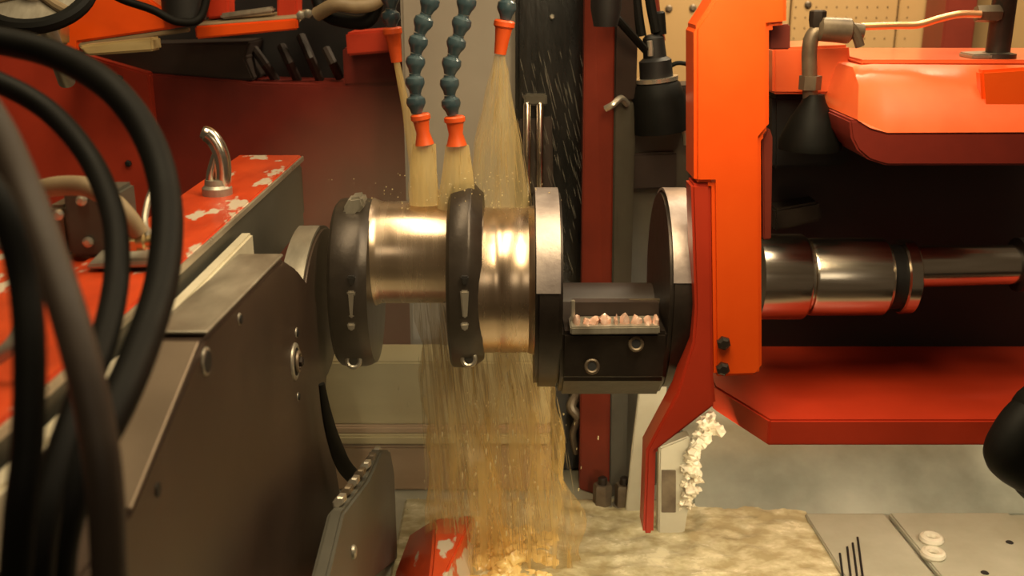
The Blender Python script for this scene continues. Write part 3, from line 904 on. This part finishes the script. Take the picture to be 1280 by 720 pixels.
# ================================================================== LEFT: beam, clamp, bolts
XP = -0.285
XB = -0.362
ZB = atx(290, 275, XB).z
a_z = atx(300, 378, XP).z + 0.002
bmn = thing('support_beam', 'worn orange-topped steel beam reaching back along the left', 'beam', (XB - 0.05, -0.3, BZ))
yb1 = atx(377, 202, XB).y
link('beam_body', box(XB - 0.105, XB - 0.002, -1.02, yb1, ZB - 0.12, ZB - 0.003, 0.003), PLATEG, bmn)
link('top_plate', box(XB - 0.108, XB, -1.02, yb1 + 0.003, ZB - 0.0028, ZB + 0.004, 0.002), ORANGE_W, bmn, label='scratched orange top')
link('edge_strip', box(XB + 0.0005, XB + 0.004, -1.02, yb1 + 0.001, ZB - 0.006, ZB + 0.003, 0.001), BRIGHT, bmn, label='bright worn edge')
link('wide_plate', box(XB - 0.26, XB - 0.109, -1.02, -0.36, ZB - 0.02, ZB - 0.001, 0.002), ORANGE_W, bmn)
link('end_cap', box(XB - 0.09, XB - 0.01, yb1 + 0.001, yb1 + 0.05, ZB - 0.11, ZB - 0.02, 0.004), FORGED, bmn)
link('pedestal', box(XB - 0.11, XB - 0.02, -0.30, 0.1, BZ + 0.001, ZB - 0.121, 0.004), BROWN, bmn)
link('slide_rail', box(XB + 0.0045, XP - 0.056, -1.02, -0.22, ZB - 0.075, a_z, 0.003), RAIL, bmn, label='bright steel slide rail')
# lifting eye on the beam
le = thing('lifting_hook', 'bent polished steel lifting hook standing on the orange beam top', 'hook', atz(272, 243, ZB))
yk = atz(272, 243, ZB + 0.004).y
link('hook_base', lathe([(0, 0.021), (0.010, 0.021), (0.014, 0.017), (0.022, 0.016)], Vector((atz(272, 243, ZB + 0.004).x, yk, ZB + 0.004)), (0, 0, 1), 22), GROUND, le)
link('hook_rod', tube(spline([at(278, 236, yk), at(279, 212, yk), at(276, 192, yk), at(268, 176, yk), at(259, 168, yk), at(252, 165, yk)], 8), [0.0115] * 33 + [0.011, 0.0105, 0.0105, 0.010, 0.0098, 0.0095, 0.009, 0.006], 16), POLISH, le)
link('hook_web', tube(spline([at(262, 238, yk - 0.004), at(263, 218, yk - 0.004), at(267, 202, yk - 0.002), at(271, 190, yk)], 8), 0.006, 12), POLISH, le)

# steady rest with thick front plate
st = thing('steady_rest', 'dark oiled steel steady rest with a ground top, front left', 'steady rest', (-0.32, -0.3, BZ))
outl = [(257, 423), (353, 323), (372, 336), (390, 360), (403, 400), (410, 446), (407, 500), (416, 560), (428, 630), (436, 700), (437, 716), (60, 820), (90, 740), (163, 640)]
link('side_plate', xprism(outl, XP, XP - 0.053, 0.004), PLATE, st)
# ground cover strips lying on the top edges
a, b, c, d = (atx(x, y, XP) for x, y in ((257, 421), (353, 321), (163, 640), (250, 428)))


def strip(p, q, th, x0, x1, mat, name, lab=None):
    n = Vector((0, -(q.z - p.z), q.y - p.y)).normalized()
    if n.z < 0:
        n = -n
    A = [Vector((x0, p.y, p.z)), Vector((x0, q.y, q.z)), Vector((x0, q.y, q.z)) + n * th, Vector((x0, p.y, p.z)) + n * th]
    B = [Vector((x1, v.y, v.z)) for v in A]
    return link(name, loft(bmesh.new(), A, B, 0.0012, 1), mat, st, lab)


strip(a + Vector((0, 0.002, 0.001)), b, 0.004, XP + 0.001, XP - 0.054, GROUND, 'top_strip', 'brushed pale steel top')
strip(c, d + Vector((0, -0.004, 0.0)), 0.004, XP + 0.001, XP - 0.058, SLOPE, 'sloped_strip', 'duller sloped front strip')
# rounded bearing head behind
head = []
for k in range(36):
    an = 2 * math.pi * k / 36
    head.append((math.cos(an) * 0.17 - 0.03, AZ - 0.03 + math.sin(an) * 0.118))
link('bearing_head', yz(head, XP - 0.036, XP - 0.003, 0.005), PLATE, st)
hb = bmesh.new()
rows = []
for k in range(25):
    an = math.radians(170 - 84 * k / 24)
    rows.append([hb.verts.new((X, math.cos(an) * 0.17 * s - 0.03, AZ - 0.03 + math.sin(an) * 0.118 * s)) for X, s in ((XP - 0.037, 0.99), (XP - 0.037, 1.03), (XP - 0.006, 1.03), (XP - 0.006, 0.99))])
for r0, r1 in zip(rows, rows[1:]):
    for j in range(4):
        hb.faces.new((r0[j], r0[(j + 1) % 4], r1[(j + 1) % 4], r1[j]))
hb.faces.new(rows[0])
hb.faces.new(rows[-1][::-1])
link('head_edge', hb, GROUND, st, label='bright curved edge of the bearing head')


def socket(px, py, R, name='socket_bolt'):
    c = atx(px, py, XP + 0.0005)
    o = link(name, ring(c + Vector((-R * 0.1, 0, 0)), (1, 0, 0), R, R * 0.24, 22, 8), GROUND, st)
    link('bolt_socket', lathe([(0, R * 0.95), (0.002, R * 0.9)], c, (1, 0, 0), 20), BLACK, o)
    return o


socket(258, 452, 0.0115)
socket(369, 452, 0.021, 'bearing_cap')
c = atx(369, 452, XP)
link('cap_ring', ring(c + Vector((0.004, 0, 0)), (1, 0, 0), 0.012, 0.003, 20, 8), SLOPE, st)
link('cap_screw', lathe([(0, 0.007), (0.01, 0.007), (0.012, 0.004)], c, (1, 0, 0), 6), FORGED, st)
socket(300, 399, 0.0055)
socket(371, 416, 0.006)
socket(373, 496, 0.005)
c = atx(197, 612, XP)
link('screw_hole', lathe([(0, 0.0062), (0.001, 0.006)], c, (1, 0, 0), 16), BLACK, st)

# strap and small side plate with chain links
tag(link('rubber_seal', tube(spline([atx(402, 480, -0.268), atx(408, 515, -0.266), atx(417, 550, -0.262), atx(430, 582, -0.256), atx(448, 602, -0.25)], 8),
    [0.005 + 0.007 * min(1, k / 20) for k in range(33)], 12, squash=0.6), RUBBER), 'black curved rubber seal hanging from the steady rest edge', 'seal')
XS = -0.205
spl = thing('side_guard', 'small grey side guard plate with a rounded corner beside the falling coolant', 'guard plate', (XS - 0.01, 0.05, BZ))
link('guard_plate', xprism([(430, 640), (462, 598), (478, 562), (488, 562), (493, 590), (495, 640), (497, 700), (440, 745), (405, 745)], XS, XS - 0.02, 0.004), PLATEG, spl)
c = atx(441, 690, XS)
link('screw', lathe([(0, 0.010), (0.003, 0.009), (0.005, 0.005)], c, (1, 0, 0), 12), GROUND, spl)
p0, p1 = atx(432, 634, XS), atx(482, 562, XS)
for k in range(7):
    p = p0.lerp(p1, (k + 0.5) / 7) + Vector((-0.012, 0, 0.002))
    bm = bmesh.new()
    L_ = (p1 - p0).normalized()
    tube([p - L_ * 0.0135, p - L_ * 0.011, p + L_ * 0.011, p + L_ * 0.0135], [0.007, 0.0095, 0.0095, 0.007], 6, bm, squash=0.7)
    link('chain_link', bm, BRIGHT if k % 2 == 0 else FITTING, spl)

# orange block lying on the bed in front
ob = thing('channel_block', 'orange painted block on the bed at the bottom under the falling coolant', 'block', (at(550, 690, 0.1).x, 0.1, BZ))
zt = BZ + 0.09


def tz_(px, py, z=zt):
    return atz(px, py, z)


ta = [tz_(543, 648), tz_(592, 644), tz_(560, 712), tz_(548, 745), tz_(535, 745), tz_(541, 690)]
lo1 = [atz(512, 668, BZ + 0.004), atz(598, 650, BZ + 0.03), atz(590, 730, BZ + 0.004), atz(566, 770, BZ + 0.004), atz(485, 770, BZ + 0.004), atz(494, 715, BZ + 0.004)]
link('body', loft(bmesh.new(), ta, lo1, 0.004), ORANGE_W, ob)

# valve block, plate and fitting on the beam
vb = thing('valve_block', 'small dark valve block on the beam behind the black hoses', 'valve', atz(118, 325, ZB))
yv = atz(118, 322, ZB + 0.004).y
vz0 = ZB + 0.0045
xa, xb = at(84, 290, yv).x, at(150, 290, yv).x
link('block', box(xa, xb, yv, yv + 0.06, vz0, at(110, 240, yv).z, 0.004), PLATEG, vb)
for px, py in ((74, 268), (103, 250), (111, 302)):
    c = at(px, py, yv - 0.0005)
    link('screw', lathe([(0, 0.006), (0.004, 0.006), (0.006, 0.003)], c, (0, -1, 0), 10), BRIGHT, vb)
link('side_lug', box(at(60, 290, yv).x, xa - 0.0005, yv + 0.005, yv + 0.05, vz0, at(64, 258, yv).z, 0.004), FITTING, vb)
yq = yv - 0.06
link('foot_plate', loft(bmesh.new(), [at(108, 331, yq), at(192, 327, yq), at(192, 334, yq), at(108, 337, yq)], [at(126, 312, yv - 0.001), at(190, 311, yv - 0.001), at(190, 318, yv - 0.001), at(126, 318, yv - 0.001)], 0.002), GROUND, vb, label='bright steel foot plate')
link('under_bracket', prism([(114, 340), (188, 336), (188, 362), (124, 366)], yq + 0.004, 0.05, 0.003), INTERIOR, vb)
bf = thing('brass_fitting', 'small brass hose fitting beside the dark valve block', 'fitting', at(178, 306, yv - 0.05))
c = at(160, 302, yv - 0.05)
link('body', lathe([(0, 0.008), (0.008, 0.010), (0.018, 0.010), (0.02, 0.007), (0.038, 0.007)], c, (1, 0, 0.03), 16), BRASS, bf)
link('nut', lathe([(-0.012, 0.0115), (-0.001, 0.0115)], c + Vector((0.012, 0, 0)), (1, 0, 0.03), 6), BRASS, bf)
tag(link('tan_hose', tube(spline([at(28, 250, yv - 0.02), at(55, 236, yv - 0.03), at(85, 232, yv - 0.04), at(112, 235, yv - 0.05), at(138, 250, yv - 0.055), at(158, 270, yv - 0.055), at(174, 292, yv - 0.05)]), 0.0105, 14), TANHOSE),
    'tan hose curving over the dark valve block', 'hose')
tag(link('clear_tube', tube(spline([at(190, 236, yv), at(184, 256, yv - 0.02), at(181, 276, yv - 0.04), at(184, 296, yv - 0.05)]), 0.0035, 8), GROUND),
    'thin grey tube rising beside the brass fitting', 'tube')

# foreground hoses
tag(link('rubber_hose', tube(spline([at(-420, 120, -0.62), at(-200, 70, -0.62), at(-60, 48, -0.62), at(20, 55, -0.62), at(85, 76, -0.63), at(145, 116, -0.66), at(188, 178, -0.69), at(208, 255, -0.74), at(203, 345, -0.80), at(178, 430, -0.87), at(146, 505, -0.93), at(100, 590, -0.98), at(72, 680, -1.0), at(66, 780, -1.0)]), 0.0125, 18), RUBBER),
    'outermost black rubber hose sweeping in the widest arc over the orange beam', 'hose', 'foreground hoses')
tag(link('rubber_hose', tube(spline([at(-420, 200, -0.66), at(-200, 110, -0.66), at(-60, 88, -0.66), at(0, 104, -0.66), at(62, 140, -0.67), at(112, 198, -0.70), at(141, 268, -0.75), at(146, 340, -0.80), at(131, 420, -0.87), at(100, 500, -0.94), at(70, 590, -0.99), at(50, 680, -1.02), at(44, 780, -1.03)]), 0.0095, 18), RUBBER),
    'middle black rubber hose arching just inside the widest one', 'hose', 'foreground hoses')
tag(link('rubber_hose', tube(spline([at(-420, 60, -0.94), at(-200, 90, -0.96), at(-70, 180, -0.98), at(-20, 225, -0.99), at(10, 275, -1.0), at(30, 350, -1.01), at(37, 440, -1.03), at(34, 560, -1.05), at(24, 650, -1.06), at(14, 790, -1.06)]), 0.0085, 18), RUBBER),
    'straight black rubber hose hanging down the left edge', 'hose', 'foreground hoses')
tag(link('rubber_hose', tube(spline([at(-420, -80, -0.86), at(-200, -20, -0.88), at(-60, 90, -0.90), at(-10, 150, -0.91), at(28, 230, -0.93), at(62, 320, -0.96), at(94, 420, -0.99), at(118, 520, -1.01), at(132, 620, -1.02), at(140, 790, -1.02)]), 0.0105, 18), BROWNHOSE),
    'dusty brown rubber hose crossing in front of the black ones', 'hose', 'foreground hoses')
tag(link('rubber_hose', tube(spline([at(-40, 262, -0.72), at(0, 300, -0.72), at(24, 330, -0.74), at(30, 380, -0.77), at(16, 430, -0.8), at(-40, 470, -0.8)]), 0.006, 14), GROUND),
    'thin pale grey hose half hidden behind the straight black hose', 'hose', 'foreground hoses')

# ================================================================== COOLANT HOSES
LAB = {0: 'blue-grey jointed coolant hose with short orange nozzle, leftmost of four',
       1: 'long blue-grey jointed coolant hose, second from left, orange nozzle low',
       2: 'long blue-grey jointed coolant hose, third from left, curving to the left',
       3: 'blue-grey jointed coolant hose with high orange nozzle, rightmost of four'}


def jointed(idx, path, y, step, r, nz, nr):
    pts = spline([at(px, py, y) for px, py in path], 20)
    root = thing('coolant_hose', LAB[idx], 'coolant hose', at(nz[-1][0], nz[-1][1], y), 'jointed coolant hoses')
    # pieces at equal distances
    L = [0]
    for a, b in zip(pts, pts[1:]):
        L.append(L[-1] + (b - a).length)
    n = max(1, int(L[-1] / step))
    first = None
    for k in range(n):
        def pos(s):
            for i in range(len(L) - 1):
                if L[i + 1] >= s:
                    return pts[i].lerp(pts[i + 1], (s - L[i]) / max(1e-9, L[i + 1] - L[i]))
            return pts[-1]
        a, b = pos(k * L[-1] / n), pos((k + 1) * L[-1] / n)
        h = (b - a).length
        prof = [(0, r * 0.60), (h * 0.10, r * 0.62), (h * 0.22, r * 0.98), (h * 0.45, r * 1.06), (h * 0.60, r * 0.95), (h * 0.78, r * 0.72), (h * 0.98, r * 0.60)]
        link('hose_segment', lathe([(s, q) for s, q in prof], a, (b - a), 18), BLUE, root)
    a, b = at(*nz[0], y), at(*nz[1], y)
    h = (b - a).length
    noz = link('nozzle', lathe([(0, nr * 0.9), (h * 0.05, nr * 1.08), (h * 0.18, nr * 1.08), (h * 0.24, nr * 0.88), (h * 0.6, nr * 0.72), (h * 0.99, nr * (0.62 if idx in (0, 3) else 1.05))], a, b - a, 20), NOZZLE, root, label='orange nozzle')
    return root


YN = -0.02
jointed(0, [(484, -60), (487, -20), (489, 34)], 0.06, 0.026, 0.0135, ((490, 34), (496, 78)), 0.0135)
jointed(1, [(548, -60), (540, -5), (526, 36), (519, 76), (519, 110), (521, 142)], YN, 0.0262, 0.0135, ((525, 142), (531, 181)), 0.0135)
jointed(2, [(596, -60), (586, -10), (577, 30), (567, 66), (561, 104), (566, 144)], YN, 0.0262, 0.0135, ((568, 145), (571, 182)), 0.0145)
jointed(3, [(640, -60), (636, -20), (632, 25)], 0.02, 0.0262, 0.0135, ((631, 25), (625, 68)), 0.0145)
mf = thing('coolant_manifold', 'grey coolant manifold pipe above the frame feeding the jointed hoses', 'pipe', at(560, -70, 0.02))
link('manifold_pipe', tube([at(420, -75, 0.02), at(560, -75, 0.02), at(720, -75, 0.02)], 0.02, 16), GROUND, mf)


# ================================================================== COOLANT
def sheet(name, stations, y, thick, mat, label, strands, cat='coolant jet', group='coolant jets', ragged=0.0, smat=None, rad=0.0007):
    """flattened closed jet; stations (left, right, row) ; plus thin streams inside it"""
    bm = bmesh.new()
    st_ = []
    N = 16
    for i in range(len(stations) - 1):
        for k in range(6):
            t = k / 6
            st_.append([stations[i][j] * (1 - t) + stations[i + 1][j] * t for j in range(3)])
    st_.append(list(stations[-1]))
    rings = []
    for i, (l, r, v) in enumerate(st_):
        A, B = at(l, v, y), at(r, v, y)
        c, hw2 = (A + B) / 2, (B - A).length / 2
        th = thick * (0.35 + 0.65 * min(1, i / len(st_) * 1.6))
        rg = []
        for k in range(N):
            a = 2 * math.pi * k / N
            j = 1 + ragged * mnoise.noise(Vector((math.cos(a) * 2.3, math.sin(a) * 2.3 + y * 9, i * 0.16 + l * 0.07)))
            rg.append(bm.verts.new(c + Vector((math.cos(a) * hw2 * j, math.sin(a) * th * j, 0))))
        rings.append(rg)
    for a, b in zip(rings, rings[1:]):
        for k in range(N):
            bm.faces.new((a[k], a[(k + 1) % N], b[(k + 1) % N], b[k]))
    bm.faces.new(rings[0][::-1])
    bm.faces.new(rings[-1])
    root = tag(link(name, bm, mat), label, cat, group, 'stuff')
    if strands:
        sb = bmesh.new()

        def pos(s, f, dy):
            k = min(len(st_) - 2, int(f * (len(st_) - 1)))
            t = f * (len(st_) - 1) - k
            l, r, v = (st_[k][j] * (1 - t) + st_[k + 1][j] * t for j in range(3))
            th = thick * (0.35 + 0.65 * min(1, f * 1.6))
            return at(l + (r - l) * (0.5 + s * 0.5), v, y) + Vector((0, dy * th, 0))
        for _ in range(strands):
            s = max(-1.05, min(1.05, random.gauss(0, 0.55)))
            dy = random.uniform(-1, 1)
            f0 = random.uniform(0, 0.8)
            f1 = min(1, f0 + random.uniform(0.06, 0.30))
            pp = [pos(s, f0 + (f1 - f0) * q, dy) for q in (0, 0.35, 0.7, 1)]
            q = random.uniform(0.6, 1.6) * rad
            tube(pp, [q * 0.3, q, q, q * 0.3], 4, sb)
        o = link('coolant_streams', sb, smat or STREAM, root)
        o['kind'] = 'stuff'
    return root


sheet('coolant_jet', [(492, 500, 78), (503, 514, 140), (511, 528, 200), (516, 538, 252)], 0.055, 0.008, SPRAY, 'thin tan coolant jet from the leftmost orange nozzle', 30)
sheet('coolant_jet', [(516, 545, 180), (512, 546, 215), (512, 548, 256)], -0.02, 0.013, SPRAY, 'tan coolant jet from the second low orange nozzle', 50)
sheet('coolant_jet', [(557, 586, 181), (553, 591, 215), (545, 596, 262)], -0.02, 0.013, SPRAY, 'tan coolant jet from the third orange nozzle beside the web', 60)
sheet('coolant_jet', [(618, 631, 68), (607, 640, 120), (594, 651, 180), (584, 664, 262)], 0.02, 0.014, THINSPRAY, 'wide fanning coolant jet from the rightmost nozzle', 140)
sheet('falling_coolant', [(520, 578, 372), (524, 590, 430), (530, 600, 500), (536, 618, 580), (540, 634, 650), (538, 648, 712)], 0.04, 0.03, FALL, 'left curtain of yellow coolant falling from the crankpin', 260, 'falling coolant', 'falling coolant curtains', 0.45, rad=0.0010, smat=STREAM)
sheet('falling_coolant', [(590, 676, 430), (596, 692, 490), (600, 706, 560), (606, 718, 640), (606, 730, 706)], 0.06, 0.035, FALL, 'right curtain of coolant falling from the main journal', 280, 'falling coolant', 'falling coolant curtains', 0.5, rad=0.0010, smat=STREAM)

# water streaks running on the wet column cover
sb = bmesh.new()
for _ in range(150):
    px, py = random.uniform(650, 742), random.uniform(60, 330)
    L_ = random.uniform(8, 30)
    tube([at(px, py, 0.405), at(px + L_ * 0.12, py + L_ * 0.5, 0.404), at(px + L_ * 0.25, py + L_, 0.405)], [0.0003, 0.0009, 0.0003], 4, sb)
tag(link('water_streaks', sb, DRIP), 'thin water streaks and drips in front of the wet black column', 'water', kind='stuff')
# flying droplets
sb = bmesh.new()
for _ in range(420):
    px = random.gauss(618, 42)
    py = random.uniform(480, 668)
    blob(sb, at(px, py, random.uniform(-0.02, 0.2)), random.uniform(0.0006, 0.0018), 1, 0.2, (1, 1, random.uniform(1, 5)))
for _ in range(160):
    px = random.gauss(560, 60)
    py = random.uniform(215, 262)
    blob(sb, at(px, py, random.uniform(-0.1, 0.05)), random.uniform(0.0005, 0.0014), 1, 0.2)
tag(link('coolant_droplets', sb, DROPS), 'flying coolant droplets around the crankshaft', 'droplets', kind='stuff')

# foamy coolant lying on the bed
bm = bmesh.new()
NX, NY = 90, 46
X0, X1, Y0, Y1 = at(490, 690, 0.1).x, at(1040, 690, 0.1).x, -0.12, 0.30
grid = []
for j in range(NY + 1):
    row = []
    for i in range(NX + 1):
        x = X0 + (X1 - X0) * i / NX
        y = Y0 + (Y1 - Y0) * j / NY
        h = 0.006 * mnoise.fractal(Vector((x * 22, y * 30, 3)), 0.9, 2.1, 4)
        edge = min(i, NX - i, j * 2, (NY - j) * 2) / 8
        d = math.exp(-(((x + 0.02) / 0.09) ** 2 + ((y - 0.06) / 0.10) ** 2))
        z = BZ + 0.004 + min(1, edge) * (h + 0.004 + 0.012 * d) if edge > 0 else BZ - 0.004
        row.append(bm.verts.new((x, y, max(z, BZ - 0.004))))
    grid.append(row)
for j in range(NY):
    for i in range(NX):
        bm.faces.new((grid[j][i], grid[j][i + 1], grid[j + 1][i + 1], grid[j + 1][i]))
tag(link('coolant_puddle', bm, PUDDLE), 'foamy yellow coolant puddle spread over the bed', 'puddle', kind='stuff')
bm = bmesh.new()
for _ in range(90):
    dx, dy = random.gauss(0, 0.036), random.gauss(0, 0.045)
    h = 0.05 * math.exp(-(dx / 0.04) ** 2 - (dy / 0.05) ** 2)
    blob(bm, Vector((-0.012 + dx, 0.07 + dy, BZ + 0.006 + h * random.random())), random.uniform(0.008, 0.022), 3, 0.5, (1, 1, 0.75))
tag(link('coolant_froth', bm, GOLD), 'froth with painted golden lamp reflection where the coolant hits the bed', 'froth', kind='stuff')

# fine coolant mist hanging round the left end of the crankshaft
m = bpy.data.materials.new('coolant_mist')
m.use_nodes = True
nt = m.node_tree
nt.nodes.remove(nt.nodes['Principled BSDF'])
vs = nt.nodes.new('ShaderNodeVolumeScatter')
vs.inputs['Color'].default_value = (0.95, 0.78, 0.52, 1)
tc = nt.nodes.new('ShaderNodeTexCoord')
gr = nt.nodes.new('ShaderNodeTexGradient')
gr.gradient_type = 'SPHERICAL'
mp = nt.nodes.new('ShaderNodeMapping')
mp.inputs['Location'].default_value = (0, 0, -1.0)
mp.inputs['Scale'].default_value = (1 / 0.31, 1 / 0.30, 1 / 0.40)
nt.links.new(tc.outputs['Object'], mp.inputs['Vector'])
nt.links.new(mp.outputs[0], gr.inputs['Vector'])
mm = nt.nodes.new('ShaderNodeMath')
mm.operation = 'MULTIPLY'
mm.inputs[1].default_value = 2.2
nt.links.new(gr.outputs['Fac'], mm.inputs[0])
nt.links.new(mm.outputs[0], vs.inputs['Density'])
vs.inputs['Anisotropy'].default_value = 0.2
nt.links.new(vs.outputs[0], nt.nodes['Material Output'].inputs['Volume'])
bm = bmesh.new()
bmesh.ops.create_icosphere(bm, subdivisions=4, radius=1.0)
for v in bm.verts:
    v.co = Vector((v.co.x * 0.30 - 0.19, v.co.y * 0.30 + 0.06, v.co.z * 0.40 + 1.03))
tag(link('coolant_mist', bm, m), 'faint tan coolant mist around the left end of the crankshaft', 'mist', kind='stuff')
